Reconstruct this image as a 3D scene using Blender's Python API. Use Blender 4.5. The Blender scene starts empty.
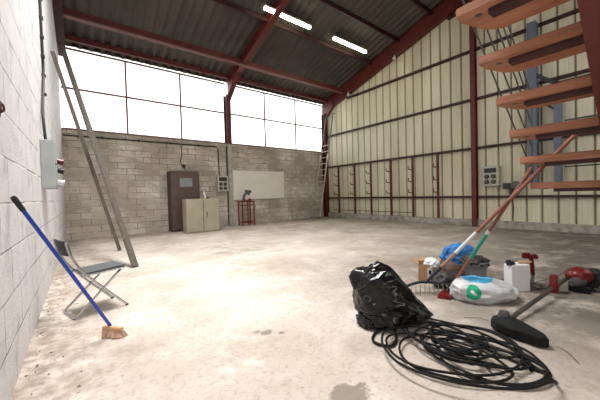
import bpy, bmesh, math, random
from mathutils import Vector, Matrix, noise, Euler
random.seed(7)
S = bpy.context.scene
COL = S.collection
V = Vector
XL, XR, YB, YF = -.378, 10.191, 10.925, -3.35
R_ = math.radians

# ------------------------------------------------------------------ camera
def look():
    y, p, r = R_(37.7), R_(1.203), R_(-1.529)
    fw = V((math.sin(y)*math.cos(p), math.cos(y)*math.cos(p), -math.sin(p)))
    rt = V((math.cos(y), -math.sin(y), 0)); up = rt.cross(fw)
    rt2 = rt*math.cos(r) + up*math.sin(r); up2 = up*math.cos(r) - rt*math.sin(r)
    return Matrix((rt2, up2, -fw)).transposed()
cd = bpy.data.cameras.new('camera'); cam = bpy.data.objects.new('camera', cd); COL.objects.link(cam)
cam.matrix_world = Matrix.Translation((0, 0, 1.2)) @ look().to_4x4()
cd.sensor_width = 36; cd.lens = 283.758/600*36; cd.clip_start = .02; cd.clip_end = 300
S.camera = cam
# ------------------------------------------------------------------ world, light, exposure
W = bpy.data.worlds.new('overcast_sky'); S.world = W; W.use_nodes = True
bg = W.node_tree.nodes['Background']; bg.inputs[0].default_value = (1.0, .985, .96, 1); bg.inputs[1].default_value = 1.35
def area(name, loc, rot, sx, sy, energy, color=(1, 1, 1), portal=False):
    l = bpy.data.lights.new(name, 'AREA'); l.shape = 'RECTANGLE'; l.size = sx; l.size_y = sy; l.energy = energy; l.color = color
    if portal: l.cycles.is_portal = True
    o = bpy.data.objects.new(name, l); COL.objects.link(o); o.location = loc; o.rotation_euler = rot; return o
# portals: sky light enters through the back windows and the added openings out of view
area('window_portal', (4.9, 11.05, 4.55), (R_(-90), 0, 0), 10.6, 2.5, 1, portal=True)
area('added_door_portal', (-.62, -2.2, 1.3), (0, R_(-90), 0), 2.6, 1.4, 1, portal=True)
# lamp added under an unseen roof skylight to brighten the floor
sk = area('added_skylight_lamp', (1.25, 4.2, 7.5), (0, 0, 0), 1.6, 3.8, 150, (1, .985, .97)); sk.data.spread = R_(115)
area('added_band_portal', (4.9, YF-.15, 4.5), (R_(90), 0, 0), 10.4, 2.2, 1, portal=True)
area('added_skylight_portal', (1.35, 3.8, 8.1), (0, 0, 0), 2.1, 4.8, 1, portal=True)
S.view_settings.view_transform = 'Standard'; S.view_settings.look = 'None'; S.view_settings.gamma = 1
S.view_settings.use_curve_mapping = False
S.view_settings.exposure = 1.42

# ------------------------------------------------------------------ materials
def nd(nt, t, **k):
    n = nt.nodes.new(t)
    for a, b in k.items(): setattr(n, a, b)
    return n
def mat(name, col, rough=.6, metal=0, var=.15, scale=6, bump=.0, bscale=40, spec=.5, col2=None, coat=0, stretch=None):
    m = bpy.data.materials.new(name); m.use_nodes = True; nt = m.node_tree; b = nt.nodes['Principled BSDF']
    b.inputs['Roughness'].default_value = rough; b.inputs['Metallic'].default_value = metal
    b.inputs['Specular IOR Level'].default_value = spec; b.inputs['Coat Weight'].default_value = coat
    tc = nd(nt, 'ShaderNodeTexCoord'); mp = nd(nt, 'ShaderNodeMapping'); nt.links.new(tc.outputs['Object'], mp.inputs[0])
    if stretch: mp.inputs['Scale'].default_value = stretch
    nz = nd(nt, 'ShaderNodeTexNoise'); nz.inputs['Scale'].default_value = scale; nz.inputs['Detail'].default_value = 6
    nt.links.new(mp.outputs[0], nz.inputs['Vector'])
    rp = nd(nt, 'ShaderNodeValToRGB'); rp.color_ramp.elements[0].position = .3; rp.color_ramp.elements[1].position = .7
    c2 = col2 if col2 else tuple(c*(1-var) for c in col)
    rp.color_ramp.elements[0].color = (*c2, 1); rp.color_ramp.elements[1].color = (*[min(1, c*(1+(0 if col2 else var*.5))) for c in col], 1)
    nt.links.new(nz.outputs[0], rp.inputs[0]); nt.links.new(rp.outputs[0], b.inputs['Base Color'])
    if bump:
        n2 = nd(nt, 'ShaderNodeTexNoise'); n2.inputs['Scale'].default_value = bscale; n2.inputs['Detail'].default_value = 5
        nt.links.new(mp.outputs[0], n2.inputs['Vector'])
        bp = nd(nt, 'ShaderNodeBump'); bp.inputs['Strength'].default_value = bump; bp.inputs['Distance'].default_value = .01
        nt.links.new(n2.outputs[0], bp.inputs['Height']); nt.links.new(bp.outputs[0], b.inputs['Normal'])
    return m
def mix(nt, a, b, fac, mode='MIX'):
    n = nd(nt, 'ShaderNodeMix', data_type='RGBA', blend_type=mode)
    for s, v in ((n.inputs[0], fac), (n.inputs[6], a), (n.inputs[7], b)):
        if hasattr(v, 'links') or isinstance(v, bpy.types.NodeSocket): nt.links.new(v, s)
        elif isinstance(v, tuple): s.default_value = (*v, 1) if len(v) == 3 else v
        else: s.default_value = v
    return n.outputs[2]
def noise_fac(nt, vec, scale, lo, hi, detail=6, rough=.6):
    n = nd(nt, 'ShaderNodeTexNoise'); n.inputs['Scale'].default_value = scale; n.inputs['Detail'].default_value = detail; n.inputs['Roughness'].default_value = rough
    nt.links.new(vec, n.inputs['Vector'])
    r = nd(nt, 'ShaderNodeMapRange'); r.inputs[1].default_value = lo; r.inputs[2].default_value = hi; nt.links.new(n.outputs[0], r.inputs[0])
    return r.outputs[0]
def block_wall(name, axis, base, alt, joint, patch, jfac=1.0, bw=.5, rh=.2, msize=.008):
    """concrete block masonry; axis = world axis that runs along the wall"""
    m = bpy.data.materials.new(name); m.use_nodes = True; nt = m.node_tree; b = nt.nodes['Principled BSDF']; b.inputs['Roughness'].default_value = .9
    b.inputs['Specular IOR Level'].default_value = .2
    g = nd(nt, 'ShaderNodeTexCoord'); sp = nd(nt, 'ShaderNodeSeparateXYZ'); cb = nd(nt, 'ShaderNodeCombineXYZ')
    nt.links.new(g.outputs['Object'], sp.inputs[0]); nt.links.new(sp.outputs[axis], cb.inputs[0]); nt.links.new(sp.outputs['Z'], cb.inputs[1])
    # wobble the joints a little
    wn = nd(nt, 'ShaderNodeTexNoise'); wn.inputs['Scale'].default_value = 3; nt.links.new(cb.outputs[0], wn.inputs['Vector'])
    va = nd(nt, 'ShaderNodeVectorMath', operation='MULTIPLY_ADD'); va.inputs[1].default_value = (.02, .02, 0); nt.links.new(wn.outputs['Color'], va.inputs[0]); nt.links.new(cb.outputs[0], va.inputs[2])
    br = nd(nt, 'ShaderNodeTexBrick'); br.offset = .5
    br.inputs['Scale'].default_value = 1; br.inputs['Brick Width'].default_value = bw; br.inputs['Row Height'].default_value = rh
    br.inputs['Mortar Size'].default_value = msize; br.inputs['Mortar Smooth'].default_value = .6; br.inputs['Bias'].default_value = 0
    br.inputs['Color1'].default_value = (*base, 1); br.inputs['Color2'].default_value = (*alt, 1); br.inputs['Mortar'].default_value = (*base, 1)
    nt.links.new(va.outputs[0], br.inputs['Vector'])
    c = br.outputs['Color']
    c = mix(nt, c, patch, noise_fac(nt, cb.outputs[0], 1.1, .47, .68))
    dirty = tuple(x*.62 for x in base)
    f2 = noise_fac(nt, cb.outputs[0], 4.5, .52, .78, 8)
    c = mix(nt, c, dirty, f2)
    jn = noise_fac(nt, cb.outputs[0], 2.2, .38, .6)
    mu = nd(nt, 'ShaderNodeMath', operation='MULTIPLY'); nt.links.new(br.outputs['Fac'], mu.inputs[0]); nt.links.new(jn, mu.inputs[1])
    mu2 = nd(nt, 'ShaderNodeMath', operation='MULTIPLY'); mu2.inputs[1].default_value = jfac; nt.links.new(mu.outputs[0], mu2.inputs[0])
    c = mix(nt, c, joint, mu2.outputs[0])
    nt.links.new(c, b.inputs['Base Color'])
    fn = noise_fac(nt, cb.outputs[0], 45, 0, 1, 6)
    sb = nd(nt, 'ShaderNodeMath', operation='SUBTRACT'); nt.links.new(fn, sb.inputs[0]); nt.links.new(br.outputs['Fac'], sb.inputs[1])
    bp = nd(nt, 'ShaderNodeBump'); bp.inputs['Strength'].default_value = .5; bp.inputs['Distance'].default_value = .012
    nt.links.new(sb.outputs[0], bp.inputs['Height']); nt.links.new(bp.outputs[0], b.inputs['Normal'])
    return m
def floor_mat():
    m = bpy.data.materials.new('worn_concrete'); m.use_nodes = True; nt = m.node_tree; b = nt.nodes['Principled BSDF']
    b.inputs['Roughness'].default_value = .75; b.inputs['Specular IOR Level'].default_value = .3
    g = nd(nt, 'ShaderNodeTexCoord'); o = g.outputs['Object']
    c = mix(nt, (.47, .395, .33), (.66, .59, .535), noise_fac(nt, o, .9, .35, .62, 9, .65))
    c = mix(nt, c, (.33, .26, .205), noise_fac(nt, o, 3.2, .56, .80, 10, .75))
    c = mix(nt, c, (.36, .29, .235), noise_fac(nt, o, 26, .52, .70, 6, .7))
    c = mix(nt, c, (.40, .33, .27), noise_fac(nt, o, .55, .52, .62, 10, .75))
    c = mix(nt, c, (.78, .74, .70), noise_fac(nt, o, 1.7, .58, .78, 8))
    c = mix(nt, c, (.23, .18, .14), noise_fac(nt, o, 14, .66, .74, 4))     # specks of dirt
    sx = nd(nt, 'ShaderNodeSeparateXYZ'); nt.links.new(o, sx.inputs[0])
    def rng(sock, a, bb):
        r = nd(nt, 'ShaderNodeMapRange'); r.inputs[1].default_value = a; r.inputs[2].default_value = bb; nt.links.new(sock, r.inputs[0]); return r.outputs[0]
    def mul(a, bb):
        n = nd(nt, 'ShaderNodeMath', operation='MULTIPLY'); nt.links.new(a, n.inputs[0])
        if isinstance(bb, float): n.inputs[1].default_value = bb
        else: nt.links.new(bb, n.inputs[1])
        return n.outputs[0]
    # earth and leaf dust gathered along the walls
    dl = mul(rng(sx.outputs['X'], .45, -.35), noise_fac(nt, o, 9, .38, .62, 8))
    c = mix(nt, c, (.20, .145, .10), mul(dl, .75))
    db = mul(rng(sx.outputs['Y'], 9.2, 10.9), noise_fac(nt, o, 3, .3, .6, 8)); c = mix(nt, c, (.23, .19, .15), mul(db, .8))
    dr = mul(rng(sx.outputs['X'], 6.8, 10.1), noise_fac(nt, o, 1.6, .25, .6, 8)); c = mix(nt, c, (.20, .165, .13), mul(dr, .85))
    de = mul(mul(rng(sx.outputs['X'], 1.6, 3.6), rng(sx.outputs['Y'], 4.6, 1.2)), noise_fac(nt, o, 1.9, .28, .52, 9, .7)); c = mix(nt, c, (.14, .12, .10), mul(de, .97))   # shade towards the stairs painted into the floor colour, broken up by noise
    # shaped stains
    def spot(cx, cy, rx, ry, col, k):
        nonlocal c
        vs = nd(nt, 'ShaderNodeVectorMath', operation='SUBTRACT'); vs.inputs[1].default_value = (cx, cy, 0); nt.links.new(o, vs.inputs[0])
        vm = nd(nt, 'ShaderNodeVectorMath', operation='MULTIPLY'); vm.inputs[1].default_value = (1/rx, 1/ry, 0); nt.links.new(vs.outputs[0], vm.inputs[0])
        ln = nd(nt, 'ShaderNodeVectorMath', operation='LENGTH'); nt.links.new(vm.outputs[0], ln.inputs[0])
        nz = noise_fac(nt, o, 11, .2, .8, 5)
        ad = nd(nt, 'ShaderNodeMath', operation='ADD'); nt.links.new(ln.outputs['Value'], ad.inputs[0]); nt.links.new(nz, ad.inputs[1])
        c = mix(nt, c, col, mul(rng(ad.outputs[0], 1.5, 1.3), k))
    spot(1.24, 2.14, .05, .045, (.2, .17, .15), .8); spot(1.34, 2.05, .035, .03, (.2, .17, .15), .8); spot(1.19, 2.2, .04, .03, (.2, .17, .15), .6)
    spot(1.22, 1.15, .16, .1, (.2, .16, .13), .8)
    spot(1.9, 5.4, .5, .12, (.6, .36, .26), .35)
    nt.links.new(c, b.inputs['Base Color'])
    bp = nd(nt, 'ShaderNodeBump'); bp.inputs['Strength'].default_value = .35; bp.inputs['Distance'].default_value = .01
    nt.links.new(noise_fac(nt, o, 22, 0, 1, 8), bp.inputs['Height']); nt.links.new(bp.outputs[0], b.inputs['Normal'])
    return m
def emis(name, col, k):
    m = bpy.data.materials.new(name); m.use_nodes = True; b = m.node_tree.nodes['Principled BSDF']
    b.inputs['Base Color'].default_value = (*col, 1); b.inputs['Emission Color'].default_value = (*col, 1); b.inputs['Emission Strength'].default_value = k
    return m
def glass_mat(name, tint=(.95, .97, .97)):
    m = bpy.data.materials.new(name); m.use_nodes = True; nt = m.node_tree; nt.nodes.remove(nt.nodes['Principled BSDF'])
    t = nd(nt, 'ShaderNodeBsdfTransparent'); t.inputs[0].default_value = (*tint, 1)
    g = nd(nt, 'ShaderNodeBsdfGlossy'); g.inputs['Roughness'].default_value = .15
    x = nd(nt, 'ShaderNodeMixShader'); x.inputs[0].default_value = .06
    nt.links.new(t.outputs[0], x.inputs[1]); nt.links.new(g.outputs[0], x.inputs[2]); nt.links.new(x.outputs[0], nt.nodes['Material Output'].inputs[0])
    return m

M = dict(
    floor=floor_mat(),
    wall_white=block_wall('white_painted_block', 'Y', (.72, .70, .71), (.66, .645, .65), (.20, .185, .18), (.78, .77, .78), .95, .6, .3, .009),
    wall_block=block_wall('grey_block_masonry', 'X', (.53, .465, .395), (.37, .32, .268), (.11, .09, .07), (.76, .71, .64), 1.0, msize=.012),
    curb=mat('kerb_concrete', (.42, .38, .33), .9, var=.45, scale=5, bump=.5),
    sheet=mat('cream_steel_sheet', (.80, .75, .57), .5, var=.12, scale=1.3, col2=(.60, .555, .40), stretch=(1, 1, .25)),
    sheet_groove=mat('sheet_groove_shade', (.24, .21, .14), .7, var=.3, scale=4),  # shade in the troughs painted as a darker colour
    steel=mat('oxide_red_steel', (.12, .018, .015), .5, var=.35, scale=5, bump=.1),
    steel_dark=mat('dark_red_steel', (.045, .012, .011), .6, var=.35, scale=5),
    lip_highlight=mat('pale_lip', (.22, .11, .095), .6),  # painted highlight along the beam's lower lip
    roof=mat('fibre_cement_roof', (.11, .098, .080), .9, var=.4, scale=.7, col2=(.06, .053, .044), bump=.3),
    frame=mat('window_frame_red', (.22, .10, .085), .6),
    glass=glass_mat('window_glass'),
    plaster=mat('pale_render', (.50, .47, .42), .85, var=.3, scale=5),
    conduit=mat('dark_conduit', (.022, .018, .015), .6),
    locker=mat('brown_painted_steel', (.10, .062, .050), .5, var=.25, scale=4),
    locker_dark=mat('brown_locker_side', (.07, .038, .032), .6),
    dirty_glass=mat('dirty_pane', (.22, .25, .24), .3, var=.2),
    cream=mat('beige_cabinet_paint', (.37, .335, .24), .5, var=.12, scale=3),
    gap=mat('dark_gap', (.02, .018, .015), .8),
    board=mat('white_board', (.84, .80, .72), .45, var=.07, scale=2),
    panel=mat('grey_enclosure', (.47, .46, .38), .5, var=.08),
    ebox=mat('grey_blue_enclosure', (.40, .43, .42), .5, var=.08),
    black=mat('black_plastic', (.016, .016, .017), .45, var=.3),
    darkglass=mat('smoked_cover', (.03, .03, .028), .2),
    red=mat('red_enamel', (.16, .014, .013), .4, var=.2),
    redp=mat('red_plastic', (.15, .008, .008), .35, var=.25),
    grey_metal=mat('grey_cast_metal', (.13, .13, .13), .45, metal=.6, var=.3),
    alu=mat('aluminium', (.62, .59, .53), .45, metal=.4, var=.25),
    alu_green=mat('weathered_rail', (.13, .14, .10), .6, var=.3),
    chrome=mat('chrome_tube', (.55, .55, .56), .22, metal=.95, var=.15),
    timber=mat('weathered_timber', (.13, .108, .09), .85, var=.4, scale=6, bump=.4, stretch=(6, 6, .7)),
    tread=mat('orange_wood', (.46, .205, .115), .6, scale=3, col2=(.28, .115, .06), bump=.3, bscale=18, stretch=(6, 1, 6)),
    blue=mat('blue_tube', (.008, .055, .42), .3, var=.15, coat=.3),
    bristle=mat('tan_bristle', (.62, .42, .32), .9, var=.4, scale=30, bump=.6),
    seat=mat('black_fabric_seat', (.014, .014, .015), .6, var=.3, scale=20),
    seat_grey=mat('dark_grey_seat', (.075, .08, .085), .5, var=.2, scale=10),
    bag=mat('black_bin_liner', (.005, .005, .006), .17, var=.3, spec=.45, bump=.4, bscale=9),
    cable=mat('black_rubber', (.007, .007, .007), .55, var=.3, spec=.2),
    card=mat('cardboard', (.42, .25, .13), .85, var=.15, scale=5),
    card_in=mat('cardboard_inside', (.30, .18, .10), .9),
    paper=mat('white_paper', (.72, .74, .76), .6, var=.12, scale=14),
    blue_plastic=mat('blue_sheet', (.03, .20, .52), .4, var=.3, scale=6, bump=.4, bscale=14),
    bucket=mat('grey_bucket', (.22, .22, .225), .5, var=.2),
    dark_cloth=mat('dark_leather', (.035, .028, .025), .55, var=.5, scale=8, bump=.5, bscale=14),
    brown_cloth=mat('brown_cloth', (.12, .075, .055), .75, var=.5, scale=8, bump=.5, bscale=14),
    wood=mat('wooden_handle', (.36, .19, .11), .6, var=.25, scale=4, stretch=(1, 1, 1)),
    wood_red=mat('red_brown_handle', (.26, .095, .06), .55, var=.25, scale=4),
    green=mat('green_tape', (.02, .30, .20), .45, var=.15),
    white_tape=mat('white_tape', (.66, .68, .68), .45, var=.15),
    navy=mat('navy_ferrule', (.015, .02, .04), .4),
    tine=mat('steel_tine', (.30, .29, .28), .4, metal=.7),
    whitebox=mat('white_carton', (.74, .74, .75), .5, var=.04),
    shaft=mat('oily_shaft', (.05, .04, .033), .5, var=.3),
    guard=mat('black_guard', (.006, .0065, .006), .65, var=.4, scale=12, bump=.3, spec=.25),
    slate=mat('blue_grey_steel', (.13, .155, .215), .5, var=.12, scale=3),
    slate_dark=mat('dark_slate_steel', (.03, .032, .036), .6),
    rod=mat('dull_steel_rod', (.08, .085, .09), .5, metal=.3),
    rust=mat('rusty_iron', (.10, .045, .03), .8, var=.4, scale=30),
    lamp=emis('fluorescent_tube', (1, .93, .72), 9),
    lampbody=mat('lamp_housing', (.5, .48, .4), .5),
    straw=mat('cut_wood', (.62, .38, .20), .7),
)

# ------------------------------------------------------------------ mesh helpers
def bm_(): return bmesh.new()
def box(bm, a, b, bev=0):
    a = V(a); b = V(b); c = (a+b)/2; s = b-a
    r = bmesh.ops.create_cube(bm, size=1, matrix=Matrix.Translation(c) @ Matrix.Diagonal((abs(s.x), abs(s.y), abs(s.z), 1)))
    if bev:
        es = list({e for v in r['verts'] for e in v.link_edges})
        bmesh.ops.bevel(bm, geom=es, offset=bev, segments=2, affect='EDGES', profile=.6)
    return r['verts']
def frame_of(d, up=V((0, 0, 1))):
    d = d.normalized()
    if abs(d.dot(up)) > .98: up = V((0, 1, 0))
    x = up.cross(d).normalized(); return x, d.cross(x).normalized(), d
def bar(bm, a, b, w, h, up=V((0, 0, 1)), bev=0, w2=None, h2=None):
    """rectangular bar from a to b; w across, h along up"""
    a = V(a); b = V(b); x, y, d = frame_of(b-a, V(up)); w2 = w2 or w; h2 = h2 or h
    vs = []
    for p, ww, hh in ((a, w, h), (b, w2, h2)):
        for sx, sy in ((-1, -1), (1, -1), (1, 1), (-1, 1)): vs.append(bm.verts.new(p + x*sx*ww/2 + y*sy*hh/2))
    fs = [(3, 2, 1, 0), (4, 5, 6, 7)] + [(i, (i+1) % 4, 4+(i+1) % 4, 4+i) for i in range(4)]
    F = [bm.faces.new([vs[i] for i in f]) for f in fs]
    if bev: bmesh.ops.bevel(bm, geom=list({e for f in F for e in f.edges}), offset=bev, segments=2, affect='EDGES')
def tube(bm, pts, r, n=8, closed=False, cap=True, radii=None):
    pts = [V(p) for p in pts]; N = len(pts); rings = []; px = None
    for i, p in enumerate(pts):
        if closed: d = pts[(i+1) % N]-pts[i-1]
        else: d = pts[min(i+1, N-1)]-pts[max(i-1, 0)]
        d.normalize()
        if px is None: x, y, _ = frame_of(d)
        else:
            x = (px-d*px.dot(d)); x = x.normalized() if x.length > 1e-5 else frame_of(d)[0]; y = d.cross(x)
        px = x; rr = radii[i] if radii else r
        rings.append([bm.verts.new(p + (x*math.cos(2*math.pi*k/n)+y*math.sin(2*math.pi*k/n))*rr) for k in range(n)])
    for i in range(N if closed else N-1):
        A, B = rings[i], rings[(i+1) % N]
        for k in range(n): bm.faces.new((A[k], A[(k+1) % n], B[(k+1) % n], B[k]))
    if cap and not closed:
        bm.faces.new(rings[0][::-1]); bm.faces.new(rings[-1])
def smooth_path(pts, sub=6):
    pts = [V(p) for p in pts]; out = []
    for i in range(len(pts)-1):
        p0 = pts[max(i-1, 0)]; p1 = pts[i]; p2 = pts[i+1]; p3 = pts[min(i+2, len(pts)-1)]
        for k in range(sub):
            t = k/sub
            out.append(.5*((2*p1)+(-p0+p2)*t+(2*p0-5*p1+4*p2-p3)*t*t+(-p0+3*p1-3*p2+p3)*t**3))
    out.append(pts[-1]); return out
def lathe(bm, prof, c=(0, 0, 0), n=28, axis=None):
    c = V(c); x, y, d = frame_of(V(axis)) if axis else (V((1, 0, 0)), V((0, 1, 0)), V((0, 0, 1)))
    rings = [[bm.verts.new(c + d*z + (x*math.cos(2*math.pi*k/n)+y*math.sin(2*math.pi*k/n))*max(r, 1e-4)) for k in range(n)] for r, z in prof]
    for A, B in zip(rings, rings[1:]):
        for k in range(n): bm.faces.new((A[k], A[(k+1) % n], B[(k+1) % n], B[k]))
def prism(bm, poly, vec):
    """extrude polygon (list of 3D points) by vec"""
    A = [bm.verts.new(p) for p in poly]; B = [bm.verts.new(V(p)+V(vec)) for p in poly]; n = len(A)
    bm.faces.new(A[::-1]); bm.faces.new(B)
    for i in range(n): bm.faces.new((A[i], A[(i+1) % n], B[(i+1) % n], B[i]))
def blob(bm, c, rx, ry, rz, rot=0, sub=4, amp=.15, fr=2.2, seed=0, ridge=0.0, flat=-1.0, shape=None):
    r = bmesh.ops.create_icosphere(bm, subdivisions=sub, radius=1)
    Rm = Matrix.Rotation(rot, 3, 'Z')
    for v in r['verts']:
        p = v.co.copy(); q = p*fr+V((seed*7.3, seed*3.1, seed))
        d = 1+amp*noise.noise(q)+amp*.45*noise.noise(q*2.3)
        if ridge: d += ridge*(1-abs(noise.noise(q*1.7))*2.2)*.5 + ridge*.4*(1-abs(noise.noise(q*3.9))*2.2)
        p *= d
        if shape: p = shape(p)
        p = V((p.x*rx, p.y*ry, p.z*rz))
        if p.z < flat*rz: p.z = flat*rz+(p.z-flat*rz)*.08
        v.co = V(c)+Rm@p
    return r['verts']
def obj(name, bm, m, parent=None, smooth=False, mats=None):
    bmesh.ops.recalc_face_normals(bm, faces=bm.faces[:])
    me = bpy.data.meshes.new(name); bm.to_mesh(me); bm.free()
    for k in (mats or [m]): me.materials.append(k)
    if smooth:
        for p in me.polygons: p.use_smooth = True
        if smooth == 'auto': me.set_sharp_from_angle(angle=R_(40))
    o = bpy.data.objects.new(name, me); COL.objects.link(o)
    if parent:
        o.parent = parent; bpy.context.view_layer.update(); o.matrix_parent_inverse = Matrix.Identity(4)
        # meshes are written in world coordinates; move them into the parent's frame
        me.transform(world(parent).inverted())
    return o
def world(o):
    m = o.matrix_basis.copy()
    p = o.parent
    while p: m = p.matrix_basis @ m; p = p.parent
    return m
def thing(name, label, cat, loc=(0, 0, 0), group=None):
    o = bpy.data.objects.new(name, None); COL.objects.link(o); o.location = loc; o.empty_display_size = .1
    o['label'] = label; o['category'] = cat
    if group: o['group'] = group
    return o
def tag(o, label, cat, group=None):
    o['label'] = label; o['category'] = cat
    if group: o['group'] = group
    return o
def struct(name, bm, m, smooth=False):
    o = obj(name, bm, m, smooth=smooth); o['kind'] = 'structure'; return o
def plabel(o, s): o['label'] = s; return o
TRIM = [0]
def trim(bm, m, smooth=False, label=None):
    TRIM[0] += 1; o = struct('trim_%d' % TRIM[0], bm, m, smooth)
    if label: o['label'] = label
    return o

RIDGE = 3.8; SL = .29
def roofz(y):
    return 5.88+SL*(10.9-y) if y >= RIDGE else 5.88+SL*(10.9-RIDGE)-SL*(RIDGE-y)

# ------------------------------------------------------------------ room shell
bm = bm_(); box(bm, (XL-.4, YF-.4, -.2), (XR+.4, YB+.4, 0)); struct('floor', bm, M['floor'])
# ground outside the hall
bm = bm_(); box(bm, (-40, -45, -.4), (50, 55, -.21)); g = struct('ground', bm, M['curb'])
# left wall: white painted blocks up to the roof slope, unseen doorway added behind the photographer for light
bm = bm_()
def wall_poly(y0, y1, z0=0, extra=()):
    top = [(XL, y1, roofz(y1)-.02)] + ([(XL, RIDGE, roofz(RIDGE)-.02)] if y0 < RIDGE < y1 else []) + [(XL, y0, roofz(y0)-.02)]
    return [(XL, y0, z0), (XL, y1, z0)] + top
prism(bm, wall_poly(-1.5, YB+.2), (-.2, 0, 0)); prism(bm, wall_poly(-2.9, -1.5, 2.6), (-.2, 0, 0)); prism(bm, wall_poly(YF, -2.9), (-.2, 0, 0))
struct('wall_left', bm, M['wall_white'])
bm = bm_(); box(bm, (XL+.001, YB, 0), (XR+.3, YB+.2, 3.32)); struct('wall_back', bm, M['wall_block'])
# front wall behind the photographer; window band added to let in light
bm = bm_(); box(bm, (XL-.2, YF-.2, 0), (XR+.3, YF, 3.4)); box(bm, (XL-.2, YF-.2, 5.55), (XR+.3, YF, 5.8)); box(bm, (XL-.2, YF-.2, 3.4), (XL+.1, YF, 5.55))
struct('wall_front', bm, M['wall_block'])
# gable wall of trough-profiled steel sheet; the troughs are real folds
bm = bm_()
ys = []; y = YF
prof = []
while y < YB+.2:
    prof += [(y, 0), (y+.085, 0), (y+.092, .007), (y+.107, .007), (y+.114, 0), (y+.18, 0), (y+.187, .007), (y+.202, .007), (y+.209, 0), (y+.275, 0), (y+.29, .035), (y+.33, .035)]; y += .345
prof = [(a, d) for a, d in prof if a < YB+.19] + [(YB+.19, 0)]
prev = None
gv = []
for a, d in prof:
    gv.append((bm.verts.new((XR+d, a, .22)), bm.verts.new((XR+d, a, roofz(a)))))
for (p0, p1), (q0, q1), (a, d), (a2, d2) in zip(gv, gv[1:], prof, prof[1:]):
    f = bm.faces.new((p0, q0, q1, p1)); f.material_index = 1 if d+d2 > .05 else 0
o = obj('wall_right', bm, None, mats=[M['sheet'], M['sheet_groove']]); o['kind'] = 'structure'
sm = o.modifiers.new('thickness', 'SOLIDIFY'); sm.thickness = .004; sm.offset = 0
bm = bm_(); box(bm, (XR-.10, YF, 0), (XR+.2, YB-.0, .22), .01); o = struct('baseboard_right', bm, M['curb'])
# corrugated roof, two slopes
bm = bm_()
n = int((XR+.3-XL+.3)/.04); rows = [YB+.12, 6.2, RIDGE, 1.4, YF-.35]
cols = []
for i in range(n+1):
    x = XL-.3+i*.04; dz = .036*math.cos(2*math.pi*x/.28)
    cols.append([bm.verts.new((x, yy, (roofz(yy) if True else 0)+.03+dz)) for yy in rows])
for A, B in zip(cols, cols[1:]):
    for k in range(4):
        if k in (1, 2) and .3 < A[0].co.x < 2.4: continue  # roof left open for the added skylight
        bm.faces.new((A[k], B[k], B[k+1], A[k+1]))
o = struct('ceiling', bm, M['roof'], smooth=True); sm = o.modifiers.new('thickness', 'SOLIDIFY'); sm.thickness = .012

bm = bm_()
for y0, y1 in ((6.2, RIDGE), (RIDGE, 1.4)):
    prism(bm, [(.3, y0, roofz(y0)+.05), (2.42, y0, roofz(y0)+.05), (2.42, y1, roofz(y1)+.05), (.3, y1, roofz(y1)+.05)], (0, 0, .006))
struct('window_3', bm, M['glass'])  # skylight pane added out of view, over the bright floor patch
bm = bm_(); box(bm, (XL, YB+.02, 5.835), (XR, YB+.10, 5.96)); trim(bm, M['steel_dark'])

# ------------------------------------------------------------------ steel structure
def isec(bm, poly_lower, x0, x1):
    pass
def rafter(xc, w=.14, top=.03, dep=.31, run=1.1, foot=.80, pair=(1, -1), mm='steel'):
    """I-section portal rafter following the roof slope, haunched at the eaves"""
    bm = bm_()
    ytop = lambda y: roofz(y)-top
    for s in pair:
        ys = [YB-.02, YB-run, RIDGE] if s == 1 else [YF+.02, YF+run, RIDGE]
        bot = [ytop(ys[0])-foot, ytop(ys[1])-dep, ytop(RIDGE)-dep]
        # web
        prism(bm, [(xc-.012, ys[0], bot[0]), (xc-.012, ys[1], bot[1]), (xc-.012, ys[2], bot[2]), (xc-.012, ys[2], ytop(ys[2])), (xc-.012, ys[0], ytop(ys[0]))], (.024, 0, 0))
        for (ya, za), (yb_, zb_) in (((ys[0], bot[0]), (ys[1], bot[1])), ((ys[1], bot[1]), (ys[2], bot[2])), ((ys[0], ytop(ys[0])-.01), (ys[2], ytop(ys[2])-.01))):
            bar(bm, (xc, ya, za), (xc, yb_, zb_), w, .022, up=V((0, 0, 1)))
        for t in (ys[1],): box(bm, (xc-w/2, t-.01, bot[1]), (xc+w/2, t+.01, ytop(t)))
    return trim(bm, M[mm], label='oxide red steel roof rafter')
rafter(XL+.10, .18, dep=.46, run=.5, foot=.40, mm='steel_dark'); rafter(4.86, .20); rafter(XR-.12, dep=.58, run=.8, foot=1.0)
def column(x0, x1, y0, y1, z0, z1, m='steel'):
    bm = bm_(); xm = (x0+x1)/2
    box(bm, (x0, y0, z0), (x1, y0+.02, z1)); box(bm, (x0, y1-.02, z0), (x1, y1, z1)); box(bm, (xm-.01, y0, z0), (xm+.01, y1, z1))
    return trim(bm, M[m], label='red steel column')
column(4.76, 4.96, YB-.08, YB+.2, 3.32, 5.3)
bm = bm_(); box(bm, (4.80, YB-.05, 0), (4.93, YB+.02, 3.32), .006); trim(bm, M['plaster'])
bm = bm_(); tube(bm, [(4.735, YB-.03, .05), (4.735, YB-.03, 3.2)], .025); trim(bm, M['conduit'])
# corner columns
column(XR-.24, XR-.02, YB-.24, YB-.02, 0, 5.25)
# gable post with flanges seen from the hall
bm = bm_(); box(bm, (XR-.19, 3.73, 0), (XR-.17, 3.87, 7.4)); box(bm, (XR-.02, 3.73, 0), (XR, 3.87, 7.4)); box(bm, (XR-.18, 3.79, 0), (XR, 3.81, 7.35)); trim(bm, M['steel'])
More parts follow.
